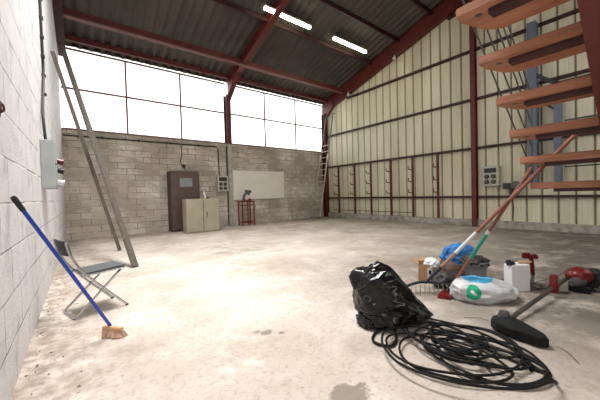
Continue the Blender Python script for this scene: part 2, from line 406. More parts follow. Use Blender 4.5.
# purlins (run along X)
def purlin(y, d=.17, w=.06, m='steel', drop=0):
    bm = bm_(); z = roofz(y)-.01-drop
    box(bm, (XL, y-w/2, z-d), (XR, y-w/2+.012, z)); box(bm, (XL, y-w/2, z-d), (XR, y+w/2, z-d+.012)); box(bm, (XL, y-w/2, z-.012), (XR, y+w/2, z))
    trim(bm, M[m])
for y in (7.73, 6.42, 5.1, 3.9, 3.55, 2.4, 1.1, -.2, -1.5, -2.8): purlin(y, .15, m='steel_dark')
# deep beam carried below the first rafters' flange, lower lip highlight painted as a pale strip
bm = bm_(); zc = 5.93
box(bm, (XL, 9.42, zc), (XR-.05, 9.44, zc+.21)); box(bm, (XL, 9.39, zc-.012), (XR-.05, 9.55, zc+.008)); trim(bm, M['steel'])
bm = bm_(); box(bm, (XL, 9.378, zc-.02), (XR-.05, 9.39, zc+.022)); trim(bm, M['lip_highlight'])
# eave purlins
bm = bm_(); box(bm, (XL, YB-.35, 5.83), (XR-.05, YB-.29, 5.99)); trim(bm, M['steel'])
bm = bm_(); box(bm, (XL, YF+.27, 5.5), (XR-.05, YF+.33, 5.7)); trim(bm, M['steel'])
# gable girts
for z in (.957, 2.525, 4.095, 5.66):
    bm = bm_(); y1 = YB-.02 if z < 5 else 9.25
    box(bm, (XR-.12, YF, z-.035), (XR-.01, y1, z-.025)); box(bm, (XR-.12, YF, z-.035), (XR-.11, y1, z+.035)); box(bm, (XR-.12, YF, z+.025), (XR-.01, y1, z+.035))
    trim(bm, M['steel_dark'])
bm = bm_(); box(bm, (XR-.12, 1.0, 7.02), (XR-.01, 4.6, 7.09)); trim(bm, M['steel_dark'])
# thin conduit low on the gable
bm = bm_(); tube(bm, [(XR-.13, 10.2, .37), (XR-.13, 5.9, .37)], .012); trim(bm, M['steel_dark'])

# ------------------------------------------------------------------ windows
for i, (x0, x1, mull) in enumerate(((XL+.02, 4.76, (1.32, 3.04)), (4.96, XR-.02, (6.62, 8.33)))):
    bm = bm_(); yy = YB+.06
    box(bm, (x0, yy-.03, 5.72), (x1, yy+.03, 5.77)); box(bm, (x0, yy-.03, 3.325), (x1, yy+.03, 3.37)); box(bm, (x0, yy-.015, 4.535), (x1, yy+.015, 4.595))
    for x in mull: box(bm, (x-.028, yy-.02, 3.34), (x+.028, yy+.02, 5.74))
    if i == 1: box(bm, (x1-.04, yy-.03, 3.34), (x1, yy+.03, 5.7))
    o = struct('window_%d' % (i+1), bm, M['frame'])
    bm = bm_(); box(bm, (x0, yy-.004, 3.35), (x1, yy+.004, 5.84)); obj('pane', bm, M['glass'], o)
bm = bm_(); prism(bm, [(XL, YB-.03, 3.305), (XL, YB-.03, 3.325), (XL, YB+.03, 3.345), (XL, YB+.2, 3.345), (XL, YB+.2, 3.32)], (XR-XL-.02, 0, 0)); trim(bm, M['frame'], label='weathered window sill')

# ------------------------------------------------------------------ conduits on walls
bm = bm_(); tube(bm, [(XL+.02, YB-.03, 3.13), (4.30, YB-.03, 3.15), (4.38, YB-.03, 3.08), (4.40, YB-.03, 2.02)], .022)
for x in (.6, 1.6, 2.6, 3.6): box(bm, (x, YB-.06, 3.10), (x+.03, YB, 3.18))
tag(obj('conduit', bm, M['conduit'], smooth='auto'), 'dark conduit running under the window sill down to the grey socket panel', 'conduit')
bm = bm_(); tube(bm, smooth_path([(2.98, YB-.02, 3.1), (3.0, YB-.03, 2.75), (2.94, YB-.03, 2.5), (3.05, YB-.04, 2.3), (3.12, YB-.06, 2.18)]), .014); box(bm, (3.0, YB-.07, 2.28), (3.1, YB-.02, 2.40))
tag(obj('cable', bm, M['conduit'], smooth='auto'), 'short dark cable dropping from the conduit above the brown locker', 'cable')
# left wall cable with clips
t = thing('wall_cable', 'black clipped cable running down the white wall to the grey electrical box', 'cable', (XL, 5.3, 2.0))
bm = bm_(); pts = [(XL+.02, 5.43+.02*math.sin(k*1.3), 6.9-k*.35) for k in range(0, 12)] + [(XL+.02, 5.2, 2.6), (XL+.03, 4.95, 2.3), (XL+.05, 4.90, 1.95)]
tube(bm, smooth_path(pts, 4), .016); obj('cable', bm, M['conduit'], t, smooth=True)
for k in range(12):
    bm = bm_(); z = 2.7+k*.27; box(bm, (XL, 5.41, z), (XL+.045, 5.47, z+.035), .004); obj('cable_clip', bm, M['conduit'], t)
bm = bm_()
blob(bm, (XL+.012, 2.41, 1.76), .014, .035, .06, 0, 3, .5, 2, 3); tube(bm, smooth_path([(XL, 2.41, 1.79), (XL+.03, 2.415, 1.78), (XL+.035, 2.415, 1.745), (XL+.02, 2.41, 1.73)]), .006)
tag(obj('wall_hook', bm, M['rust'], smooth=True), 'rusty iron hook on the white wall at the left edge', 'hook')

# electrical box on the left wall
t = thing('electrical_box', 'grey blue electrical box with sockets mounted on the white left wall', 'electrical box', (XL, 4.9, 1.7))
bm = bm_(); box(bm, (XL, 4.75, 1.36), (XL+.135, 5.35, 1.97), .01); obj('enclosure', bm, M['ebox'], t)
bm = bm_(); box(bm, (XL+.133, 4.79, 1.68), (XL+.148, 5.31, 1.94), .004); plabel(obj('cover', bm, M['ebox'], t), 'hinged upper cover')
bm = bm_(); box(bm, (XL+.133, 4.79, 1.39), (XL+.148, 5.31, 1.65), .004); obj('cover', bm, M['ebox'], t)
for k, (yy, zz, mm) in enumerate(((5.0, 1.73, 'redp'), (5.0, 1.61, 'black'), (5.0, 1.45, 'paper'))):
    bm = bm_(); tube(bm, [(XL+.14, yy, zz), (XL+.20, yy, zz-.02)], .038, 14); lathe(bm, [(.0, .06), (.045, .06), (.045, .075), (.0, .08)], (XL+.14, yy, zz), 14, (1, 0, -.25))
    plabel(obj('socket', bm, M[mm], t, smooth='auto'), {'redp': 'red socket', 'black': 'black socket', 'paper': 'white socket'}[mm])

# grey socket panels
def socket_panel(t, o, ex, ey, w, h, d):
    """o = lower left corner on wall, ex = right along wall, ey = out of the wall"""
    o = V(o); ex = V(ex); ey = V(ey)
    def bx(name, a, b, z0, z1, e0, e1, m, par=t, bev=.006):
        bm = bm_(); p = [o+ex*a+ey*e0, o+ex*b+ey*e1]
        box(bm, (min(p[0].x, p[1].x), min(p[0].y, p[1].y), o.z+z0), (max(p[0].x, p[1].x), max(p[0].y, p[1].y), o.z+z1), bev); return obj(name, bm, M[m], par)
    bx('enclosure', 0, w, 0, h, 0, d, 'panel')
    bx('breaker_window', w*.14, w*.86, h*.66, h*.90, d-.01, d+.008, 'darkglass', bev=.003)
    for i in range(5): pass
    for i in range(2):
        for j in range(2):
            c = o+ex*(w*(.30+.40*i))+V((0, 0, h*(.20+.27*j)))+ey*d
            bm = bm_(); lathe(bm, [(0, -.01), (.068, -.01), (.068, .02), (.055, .035), (0, .035)], c, 18, ey)
            s = obj('socket', bm, M['black'], t, smooth='auto')
            bm = bm_(); lathe(bm, [(.03, .03), (.034, .045), (.0, .047)], c, 14, ey); plabel(obj('socket_cap', bm, M['grey_metal'], s, smooth='auto'), 'grey centre cap')
t = thing('socket_panel', 'grey socket panel with four black sockets on the block wall beside the pale column', 'socket panel', (4.28, YB, 1.39))
socket_panel(t, (4.28, YB, 1.39), (1, 0, 0), (0, -1, 0), .45, .62, .12)
t = thing('socket_panel', 'grey socket panel with four black sockets on the ribbed metal wall', 'socket panel', (XR, 3.55, 1.30))
socket_panel(t, (XR+.004, 3.55, 1.30), (0, -1, 0), (-1, 0, 0), .45, .60, .224)
# black pulley block further right on the metal wall
t = thing('wall_reel', 'black cable reel hanging on the metal wall right of the socket panel', 'reel', (XR-.15, 2.8, 1.2))
bm = bm_(); box(bm, (XR-.30, 2.72, 1.18), (XR-.12, 2.98, 1.36), .02); box(bm, (XR-.26, 2.62, 1.02), (XR-.12, 2.84, 1.2), .02); obj('body', bm, M['black'], t)
bm = bm_(); lathe(bm, [(0, 0), (.11, 0), (.11, .03), (.06, .04), (.06, .07), (.11, .08), (.11, .11), (0, .11)], (XR-.32, 2.66, 1.30), 20, (1, 0, 0)); obj('drum', bm, M['grey_metal'], t, smooth='auto')
bm = bm_(); tube(bm, smooth_path([(XR-.2, 2.78, 1.1), (XR-.18, 2.79, .9), (XR-.15, 2.76, .7), (XR-.12, 2.78, .3)]), .014); obj('hose', bm, M['conduit'], t, smooth=True)

# ------------------------------------------------------------------ cantilever hanging rack on the gable
first = None
RK = (9.85, 8.82, 7.90, 6.90, 5.93, 4.97)
names = ['nearest the corner ladder', 'second from the corner ladder', 'third from the corner ladder', 'third from the tall gable column', 'second from the tall gable column', 'nearest the tall gable column']
for y, nm in zip(RK, names):
    if first is None:
        t = thing('rack_post', '', 'rack', (XR-.15, y, .22)); first = t
        bm = bm_(); box(bm, (XR-.18, y-.035, .22), (XR-.12, y+.035, 2.49), .004); obj('post', bm, M['steel'], t)
        for z in (1.14, 1.57, 2.02):
            bm = bm_(); tube(bm, smooth_path([(XR-.17, y, z), (XR-.40, y, z), (XR-.44, y, z+.02), (XR-.45, y, z+.07), (XR-.45, y, z+.12)], 4), .018); obj('hook', bm, M['steel'], t, smooth=True)
        r = t
    else:
        r = first.copy(); COL.objects.link(r); r.location.y = y
        for ch in first.children:
            c = ch.copy(); COL.objects.link(c); c.parent = r
    r['label'] = 'red rack post with three hooks, '+nm; r['category'] = 'rack'; r['group'] = 'hook posts along the metal wall'

# small white fittings under the gable rafter
for (y, z, nm) in ((9.0, 5.72, 'small white insulator under the gable rafter above the corner ladder'), (6.55, 6.42, 'small white insulator higher up on the gable rafter')):
    bm = bm_(); lathe(bm, [(0, -.06), (.05, -.05), (.06, 0), (.05, .05), (0, .06)], (XR-.26, y, z), 16); box(bm, (XR-.27, y-.01, z+.04), (XR-.25, y+.01, z+.14))
    tag(obj('insulator', bm, M['paper'], smooth='auto'), nm, 'insulator', 'insulators on the rafter')

# ------------------------------------------------------------------ fluorescent lights
first = None
for (x0, x1, nm) in ((4.42, 6.18, 'lit fluorescent strip light, the left of the two under the roof'), (7.24, 9.0, 'lit fluorescent strip light, the right of the two under the roof')):
    if first is None:
        t = thing('strip_light', nm, 'light', (x0, 7.19, 6.67), 'strip lights under the roof'); first = t
        bm = bm_(); box(bm, (x0, 7.12, 6.69), (x1, 7.26, 6.74), .008); obj('housing', bm, M['lampbody'], t)
        bm = bm_(); tube(bm, [(x0+.02, 7.19, 6.665), (x1-.02, 7.19, 6.665)], .055, 14); obj('tube', bm, M['lamp'], t, smooth='auto')
        for x in (x0+.25, x1-.25):
            bm = bm_(); tube(bm, [(x, 7.19, 6.73), (x, 7.19, roofz(7.19)+.02)], .008, 6); obj('suspension_rod', bm, M['rod'], t)
    else:
        r = first.copy(); COL.objects.link(r); r.location.x = x0; r['label'] = nm
        for ch in first.children:
            c = ch.copy(); COL.objects.link(c); c.parent = r

# ------------------------------------------------------------------ back wall objects
# brown locker
t = thing('locker', 'tall brown metal locker with a small glass pane standing against the block wall', 'locker', (3.0, 10.7, 0))
bm = bm_(); box(bm, (2.46, 10.47, .02), (3.46, YB-.01, 2.12), .008); obj('body', bm, M['locker_dark'], t)
bm = bm_(); box(bm, (2.48, 10.44, .05), (3.44, 10.47, 2.10), .006)
d = obj('door', bm, M['locker'], t)
bm = bm_(); box(bm, (2.77, 10.43, 1.56), (3.20, 10.44, 1.87), .002); plabel(obj('pane', bm, M['dirty_glass'], d), 'small dusty glass pane')
bm = bm_(); box(bm, (3.36, 10.40, 1.05), (3.39, 10.44, 1.2), .006); obj('handle', bm, M['grey_metal'], d)
# beige cabinet
t = thing('cabinet', 'low beige two-door metal cabinet in front of the brown locker', 'cabinet', (3.25, 9.7, 0))
bm = bm_(); box(bm, (2.69, 9.53, .0), (3.80, 9.95, 1.13), .01); obj('body', bm, M['cream'], t)
for x0, x1 in ((2.70, 3.24), (3.255, 3.79)):
    bm = bm_(); box(bm, (x0, 9.505, .05), (x1, 9.53, 1.10), .008); d = obj('door', bm, M['cream'], t)
    if x0 > 3:
        bm = bm_(); lathe(bm, [(0, 0), (.022, 0), (.022, .02), (0, .025)], (3.36, 9.505, .66), 12, (0, -1, 0)); box(bm, (3.35, 9.47, .52), (3.37, 9.49, .66), .003); plabel(obj('handle', bm, M['grey_metal'], d, smooth='auto'), 'dark grey handle')
bm = bm_(); prism(bm, [(3.24, 9.507, .05), (3.255, 9.507, .05), (3.255, 9.507, 1.10), (3.24, 9.507, 1.10)], (0, .02, 0)); obj('door_gap', bm, M['gap'], t)
# small things on the cabinet top
bm = bm_(); prism(bm, [(3.42, 9.8, 1.13), (3.48, 9.8, 1.13), (3.40, 9.8, 1.38), (3.36, 9.8, 1.36)], (0, .02, 0)); tag(obj('wood_offcut', bm, M['board']), 'pale wooden offcut standing on the beige cabinet', 'offcut')
bm = bm_(); bar(bm, (3.50, 9.8, 1.13), (3.40, 9.88, 1.36), .03, .03); box(bm, (3.45, 9.76, 1.13), (3.55, 9.84, 1.17), .006); tag(obj('clamp', bm, M['black']), 'black clamp standing on the beige cabinet', 'clamp')
# white board
t = thing('whiteboard', 'large blank white board fixed to the block wall', 'board', (6.2, YB, 1.6))
bm = bm_(); box(bm, (4.98, YB-.035, 1.03), (7.52, YB-.002, 2.26), .004); obj('panel', bm, M['board'], t)
for a, b in (((4.97, YB-.045, 1.02), (7.53, YB, 1.04)), ((4.97, YB-.045, 2.25), (7.53, YB, 2.27)), ((7.51, YB-.045, 1.02), (7.53, YB, 2.27))):
    bm = bm_(); box(bm, a, b); obj('edge', bm, M['plaster'], t)
bm = bm_(); box(bm, (6.1, YB-.02, 2.27), (6.3, YB-.002, 2.42), .002); tag(obj('paper_note', bm, M['plaster']), 'small pale sheet on the block wall just above the white board', 'paper')
# red stand with bench tool
t = thing('tool_stand', 'tall narrow red metal stand in front of the white board', 'stand', (5.25, 10.35, 0))
bm = bm_(); box(bm, (4.97, 10.15, .93), (5.54, 10.55, .98), .008); obj('top', bm, M['red'], t)
for x, y in ((4.99, 10.17), (5.50, 10.17), (4.99, 10.51), (5.50, 10.51)):
    bm = bm_(); box(bm, (x, y, 0), (x+.04, y+.04, .94), .003); obj('leg', bm, M['red'], t)
for x in (5.22,):
    bm = bm_(); box(bm, (x, 10.16, .05), (x+.04, 10.2, .94), .003); obj('upright', bm, M['red'], t)
for z in (.12, .80):
    bm = bm_(); box(bm, (4.99, 10.17, z), (5.54, 10.2, z+.03)); box(bm, (4.99, 10.51, z), (5.54, 10.54, z+.03)); box(bm, (4.99, 10.17, z), (5.02, 10.54, z+.03)); box(bm, (5.51, 10.17, z), (5.54, 10.54, z+.03)); obj('brace', bm, M['red'], t)
t = thing('bench_vise', 'grey bench tool with a tilted head on the red stand', 'tool', (5.2, 10.35, .98))
bm = bm_(); box(bm, (5.12, 10.26, .98), (5.34, 10.44, 1.02), .008); obj('base', bm, M['grey_metal'], t)
bm = bm_(); tube(bm, smooth_path([(5.16, 10.35, 1.02), (5.17, 10.35, 1.15), (5.23, 10.35, 1.26), (5.33, 10.35, 1.33)]), .05, 10, radii=None); obj('arm', bm, M['grey_metal'], t, smooth='auto')
bm = bm_(); bar(bm, (5.24, 10.35, 1.37), (5.48, 10.35, 1.34), .12, .12, bev=.015); bar(bm, (5.30, 10.35, 1.31), (5.42, 10.35, 1.22), .07, .06, bev=.01); obj('head', bm, M['grey_metal'], t)
bm = bm_(); lathe(bm, [(0, 0), (.05, 0), (.06, .05), (.05, .09), (0, .1)], (5.40, 10.30, .98), 14); tag(obj('pot', bm, M['red'], smooth='auto'), 'small red pot beside the grey bench tool', 'pot')

# ladder in the far corner
t = thing('ladder', 'tall aluminium ladder leaning in the far corner', 'ladder', (9.4, 10.6, 0))
LA, LB = (V((9.05, 10.80, 0)), V((9.86, 10.44, 5.02))), (V((9.22, 10.38, 0)), V((9.92, 10.02, 5.05)))
for a, b in (LA, LB):
    bm = bm_(); m = a.lerp(b, .62); bar(bm, a, m, .03, .07, bev=.004); obj('rail', bm, M['alu'], t)
    bm = bm_(); bar(bm, m, b, .035, .05, bev=.004); tube(bm, smooth_path([b, b+V((.03, 0, .07)), b+V((.1, 0, .09)), b+V((.13, 0, .04))], 4), .018); plabel(obj('rail', bm, M['alu_green'], t), 'dark weathered upper rail')
    bm = bm_(); box(bm, a-V((.03, .03, 0)), a+V((.03, .03, .06)), .004); obj('rubber_foot', bm, M['black'], t)
for k in range(1, 13):
    f = k*.30/5.1
    bm = bm_(); tube(bm, [LA[0].lerp(LA[1], f), LB[0].lerp(LB[1], f)], .017); obj('rung', bm, M['alu'], t, smooth='auto')

# ------------------------------------------------------------------ leaning planks
bm = bm_(); bar(bm, (.715, 5.66, .01), (-.235, 9.12, 5.0), .14, .045, up=V((.2, .3, 1)), bev=.004)
tag(obj('timber_plank', bm, M['timber']), 'wide weathered timber plank leaning from the floor up into the roof beam', 'plank', 'leaning timbers')
bm = bm_(); bar(bm, (.68, 7.78, .01), (-.335, 7.3, 4.1), .07, .05, up=V((0, 1, 0)), bev=.004)
tag(obj('timber_plank', bm, M['timber']), 'shorter narrow timber plank leaning against the white wall behind the wide plank', 'plank', 'leaning timbers')

# ------------------------------------------------------------------ folding chair
cu = V((.96, .28, 0)).normalized(); cw = V((cu.y, -cu.x, 0)); cc = V((.12, 3.86, 0))
def CP(u, w, z): return cc+cu*u+cw*w+V((0, 0, z))
t = thing('folding_chair', 'folding chair with chrome tube frame and black seat by the white wall', 'chair', cc)
bm = bm_(); prism(bm, [CP(-.17, -.18, .42), CP(-.17, .18, .42), CP(.22, .18, .435), CP(.22, -.18, .435)], (0, 0, .025)); bmesh.ops.bevel(bm, geom=bm.edges[:], offset=.01, segments=2, affect='EDGES'); obj('seat', bm, M['seat_grey'], t)
bm = bm_()
for k in range(8):
    pass
prof = [(-.19+.38*i/8) for i in range(9)]
rowA = [[bm.verts.new(CP(-.275-.022*math.sin(math.pi*i/8)-(j*.035), w, .645+j*.15)) for i, w in enumerate(prof)] for j in range(2)]
for i in range(8): bm.faces.new((rowA[0][i], rowA[0][i+1], rowA[1][i+1], rowA[1][i]))
o = obj('backrest', bm, M['seat'], t, smooth=True); sm = o.modifiers.new('thick', 'SOLIDIFY'); sm.thickness = .018; sm.offset = 0
for s in (-1, 1):
    bm = bm_(); w = s*.195
    tube(bm, smooth_path([CP(-.315, w, .79), CP(-.27, w, .62), CP(-.15, w, .42), CP(.19, w, .03), CP(.21, w, .012)], 5), .0125, 10); obj('leg', bm, M['chrome'], t, smooth=True)
bm = bm_(); tube(bm, [CP(.065, -.195, .17), CP(.065, .195, .17)], .009); obj('stretcher', bm, M['chrome'], t, smooth='auto')
bm = bm_(); tube(bm, smooth_path([CP(.17, -.175, .42), CP(-.22, -.175, .05), CP(-.26, -.165, .012), CP(-.265, -.1, .012), CP(-.265, .1, .012), CP(-.26, .165, .012), CP(-.22, .175, .05), CP(.17, .175, .42)], 5), .0125, 10); plabel(obj('leg', bm, M['chrome'], t, smooth=True), 'bent chrome rear leg loop')
for s in (-1, 1):
    bm = bm_(); tube(bm, [CP(-.20, s*.185, .42), CP(.20, s*.185, .43)], .009); obj('seat_rail', bm, M['chrome'], t, smooth='auto')
    bm = bm_(); box(bm, CP(.205, s*.195, .0)-V((.013, .013, 0)), CP(.205, s*.195, .0)+V((.013, .013, .02)), .003); obj('rubber_foot', bm, M['black'], t)

# ------------------------------------------------------------------ blue broom
t = thing('broom', 'blue pole broom with a tan brush head leaning on the white wall', 'broom', (.2, 2.95, 0))
a, b = V((.170, 2.98, .09)), V((-.356, 2.66, 1.235)); d = (b-a).normalized()
bm = bm_(); tube(bm, [a, b-d*.10], .0135, 12); obj('handle', bm, M['blue'], t, smooth='auto')
bm = bm_(); tube(bm, [b-d*.11, b-d*.02, b], .017, 12, radii=[.016, .018, .013]); plabel(obj('grip', bm, M['black'], t, smooth='auto'), 'black end grip')
bm = bm_(); bar(bm, (.12, 3.01, .085), (.25, 2.89, .07), .04, .03, bev=.006); obj('brush_block', bm, M['straw'], t)
for k in range(9):
    p = V((.125, 3.005, .075)).lerp(V((.245, 2.895, .06)), k/8)
    bm = bm_(); q = p+V((random.uniform(-.01, .04), random.uniform(-.03, .01), -p.z+.001)); bar(bm, q, p, .05, .035, w2=.03, h2=.02); obj('bristle_tuft', bm, M['bristle'], t)

# ------------------------------------------------------------------ staircase at the right
t = thing('staircase', 'open timber staircase with thick orange wood treads on a dark red steel stringer', 'staircase', (5.2, .3, 0))
TX = [1.87, 2.21, 2.53, 2.82, 3.09, 3.40]; TZ = [2.315, 2.115, 1.895, 1.68, 1.475, 1.25]
for k, (x, z) in enumerate(zip(TX, TZ)):
    bm = bm_(); th = .06; dp = .37; y0, y1 = .25, .80
    prism(bm, [(x, y1, z-th), (x, y0, z-th), (x+dp, y0, z-th), (x+dp, y1-.14, z-th), (x+dp-.07, y1-.06, z-th), (x+.10, y1, z-th)], (0, 0, th))
    bmesh.ops.bevel(bm, geom=bm.edges[:], offset=.006, segments=2, affect='EDGES')
    tr = obj('tread', bm, M['tread'], t)
    bm = bm_(); box(bm, (x+.05, .28, z-th-.03), (x+.13, .64, z-th+.002), .004); plabel(obj('tread_bracket', bm, M['steel_dark'], tr), 'dark red steel bracket')
    bm = bm_(); lathe(bm, [(.018, 0), (.018, .006), (0, .008)], (x+.075, .70, z-th+.002), 10, (0, 0, -1)); obj('bolt', bm, M['grey_metal'], tr)
dirv = V((3.40-1.87, 0, 1.25-2.315)).normalized()
# stringer
bm = bm_(); p0 = V((TX[0], .235, TZ[0]-.052))+V((-dirv.z, 0, dirv.x))*.075; a = p0-dirv*1.6; b = p0+dirv*((p0.z-.10)/-dirv.z)
upn = V((-dirv.z, 0, dirv.x)) if dirv.x > 0 else V((dirv.z, 0, -dirv.x))
def ibeam(bm, a, b, w, h, tf, up):
    bar(bm, a, b, .012, h, up=up); bar(bm, a+up*(h/2), b+up*(h/2), w, tf, up=up); bar(bm, a-up*(h/2), b-up*(h/2), w, tf, up=up)
ibeam(bm, a, b, .08, .22, .012, upn); obj('stringer', bm, M['steel'], t)
bm = bm_(); box(bm, b-V((.14, .08, .10)), b+V((.14, .08, -.085)), .004); obj('stringer_foot', bm, M['steel'], t)
# inclined guard rods at the open side
for k, off in enumerate((.17, .40, .63, .77, .90)):
    bm = bm_(); zl = lambda x: TZ[0]-.70*(x-TX[0])+off
    tube(bm, [(1.35, .80, zl(1.35)), (3.46, .80, zl(3.46))], .006, 8); obj('guard_rod', bm, M['rod'], t, smooth='auto')
bm = bm_(); tube(bm, [(3.46, .80, TZ[5]-.03), (3.46, .80, TZ[5]+.92)], .012, 10); obj('newel_post', bm, M['rod'], t, smooth='auto')

# blue-grey steel uprights bolted to the gable girts
t = thing('wall_bracket_frame', 'blue grey steel upright frame with diagonal braces on the metal wall behind the stairs', 'frame', (9.9, 2.0, 1.4))
for (y, w, zt) in ((2.26, .20, 5.7), (1.74, .14, 3.92)):
    bm = bm_(); box(bm, (9.82, y-w/2, 1.34), (9.84, y+w/2, zt)); box(bm, (9.84, y-w/2, 1.34), (10.07, y-w/2+.015, zt)); box(bm, (9.84, y+w/2-.015, 1.34), (10.07, y+w/2, zt)); obj('post', bm, M['slate'], t)
for z in (1.75, 2.45, 3.2):
    bm = bm_(); bar(bm, (9.9, 2.24, z+.45), (9.9, 1.74, z), .03, .06); obj('brace', bm, M['slate_dark'], t)
bm = bm_(); bar(bm, (9.86, 2.24, 4.30), (9.86, 1.72, 3.86), .04, .09); obj('brace', bm, M['slate_dark'], t)
bm = bm_(); box(bm, (9.82, -.9, 3.78), (9.90, 1.82, 3.92)); obj('crossbeam', bm, M['slate_dark'], t)
for z in (1.72, 2.9):
    bm = bm_(); bar(bm, (9.85, 1.6, z), (9.85, -.9, z), .03, .035); obj('rail', bm, M['slate_dark'], t)

# ------------------------------------------------------------------ garden tools leaning on the stairs
t = thing('rake', 'leaf rake with long wooden handle and white taped section leaning on the stairs', 'rake', (3.15, 1.78, 0))
a, b = V((3.15, 1.78, .06)), V((3.455, .49, 1.66))
def along(f): return a.lerp(b, f)
bm = bm_(); tube(bm, [along(.13), along(1)], .017, 12); obj('handle', bm, M['wood_red'], t, smooth='auto')
bm = bm_(); tube(bm, [along(.28), along(.43)], .0185, 12); plabel(obj('tape_sleeve', bm, M['white_tape'], t, smooth='auto'), 'white taped section')
bm = bm_(); tube(bm, [along(.17), along(.28)], .0188, 12); plabel(obj('tape_sleeve', bm, M['wood'], t, smooth='auto'), 'bare pale wood section')
bm = bm_(); tube(bm, [along(.035), along(.17)], .022, 12, radii=[.013, .024]); obj('ferrule', bm, M['navy'], t, smooth='auto')
hd = along(.03)-V((0, 0, .035))
bm = bm_(); tube(bm, smooth_path([hd+V((-.16, .12, .02)), hd+V((-.02, .04, .05)), hd+V((.12, -.08, .04)), hd+V((.20, -.20, .02))], 5), .017, 8); obj('head_bar', bm, M['black'], t, smooth=True)
for k in range(11):
    f = k/10; base = hd+V((-.16, .12, .02)).lerp(V((.20, -.20, .02)), f)+V((0, 0, .02*math.sin(math.pi*f)))
    out = V((-.70-.1*(1-f), -.35-.35*f, 0)).normalized()
    pts = [base, base+out*.03+V((0, 0, .004)), base+out*.06+V((0, 0, -.008)), base+out*.07+V((0, 0, -.04))]
    pts[-1].z = .006; bm = bm_(); tube(bm, smooth_path(pts, 4), .0042, 6); obj('tine', bm, M['tine'], t, smooth=True)
t = thing('garden_hoe', 'tool with red rubber head and green taped wooden handle leaning on the stairs', 'hoe', (3.3, 1.5, 0))
a, b = V((3.30, 1.53, .05)), V((3.385, .775, 1.40))
bm = bm_(); tube(bm, [along(.04), along(1)], .016, 12); obj('handle', bm, M['wood_red'], t, smooth='auto')
bm = bm_(); tube(bm, [along(.30), along(.50)], .0178, 12); plabel(obj('tape_sleeve', bm, M['green'], t, smooth='auto'), 'green taped section')
bm = bm_(); tube(bm, [along(.50), along(.53)], .018, 12); plabel(obj('tape_sleeve', bm, M['white_tape'], t, smooth='auto'), 'white band')
bm = bm_(); tube(bm, [along(-.01), along(.08)], .024, 12, radii=[.02, .024]); obj('ferrule', bm, M['black'], t, smooth='auto')
e = along(0)
bm = bm_(); bar(bm, e+V((.0, .01, -.01)), e+V((-.15, -.02, -.035)), .11, .035, bev=.01, w2=.15, h2=.018); h = obj('head', bm, M['redp'], t)
for k in range(6):
    o_ = (k-2.5)*.028; bm = bm_(); bar(bm, e+V((-.14, -.02, -.033))+V((.35, -.93, 0))*o_*.8, e+V((-.18, -.03, -.042))+V((.35, -.93, 0))*o_*.85, .014, .01); obj('tine', bm, M['redp'], h)

# ------------------------------------------------------------------ floor clutter
vr = V((.79, -.61, 0)); vf = V((.61, .79, 0))
# black bin liner
def bagshape(p):
    p = p.copy(); a_ = math.atan2(p.z, p.y)
    f = 1-.26*abs(noise.noise(V((math.cos(a_)*2.4, math.sin(a_)*2.4, p.x*.9))))*1.6-.10*abs(noise.noise(V((math.cos(a_)*6, math.sin(a_)*6, p.x*1.6+4))))*1.6
    taper = 1-.55*max(0, p.x)**1.3
    y = p.y*f*taper; z = p.z*f*taper
    x = p.x*(1.0+.15*max(0, p.x))
    if z > 0: x -= z*.30; z *= 1.12-.25*max(0, x)
    if x > .2: z -= (x-.2)*.42
    return V((x, y, z))
t = thing('bin_bag', 'full shiny black bin liner slumped on the floor beside the cable coil', 'bag', (2.38, 1.85, 0))
bm = bm_(); blob(bm, (2.22, 1.56, .20), .32, .27, .31, math.atan2(-.61, .79), 5, .16, 1.5, 4, ridge=.06, flat=-.63, shape=bagshape); obj('sack', bm, M['bag'], t, smooth=True)
bm = bm_(); blob(bm, (1.97, 1.65, .05), .04, .09, .05, math.atan2(-.61, .79)+.5, 4, .5, 2.3, 9, ridge=.3, flat=-1); plabel(obj('loose_corner', bm, M['bag'], t, smooth=True), 'loose plastic corner lying on the floor')
# black cable coil
bm = bm_(); pts = []
cx, cy = 2.14, .92; rng = random.Random(5)
N = 12
for k in range(N*14):
    th = k/14*2*math.pi; lp = k/14
    rr = .27+.11*math.sin(lp*1.7)+.07*math.sin(lp*4.1+1)
    ox = .10*math.sin(lp*2.3+.5); oy = .13*math.cos(lp*1.3+2)
    e1 = V((.32, -.95, 0)); e2 = V((.95, .32, 0))
    p = V((cx+ox, cy+oy, 0))+e1*(rr*1.16*math.cos(th))+e2*(rr*.80*math.sin(th)*(1+.22*math.cos(th+lp*1.9)))
    p.z = .014+.013*(lp % 5)+.012*math.sin(th*2+lp*3)**2; pts.append(p)
# leading end: up to the bag; trailing end out towards the viewer
pts = [V((2.36, 1.42, .02)), V((2.42, 1.32, .02)), V((2.4, 1.2, .02))] + pts
tube(bm, smooth_path(pts, 3), .0085, 8)
tag(obj('cable_coil', bm, M['cable'], smooth=True), 'tangled coil of thick black cable on the floor in front of the bin liner', 'cable')
bm = bm_(); pp = [(2.28, 1.42, .05), (2.1, 1.42, .05), (1.95, 1.32, .02), (1.84, 1.30, .015), (1.80, 1.42, .015), (1.93, 1.50, .015), (2.12, 1.45, .05), (2.32, 1.28, .07), (2.4, 1.08, .06), (2.28, .88, .07), (2.16, .80, .05), (2.02, .95, .08), (2.16, 1.15, .08), (2.4, 1.18, .05), (2.62, 1.05, .015), (2.68, .88, .012), (2.6, .72, .012), (2.42, .60, .012), (2.28, .54, .012)]
tube(bm, smooth_path(pp, 8), .011, 8)
tag(obj('power_cable', bm, M['cable'], smooth=True), 'looser black cable looping over the top of the cable coil', 'cable')

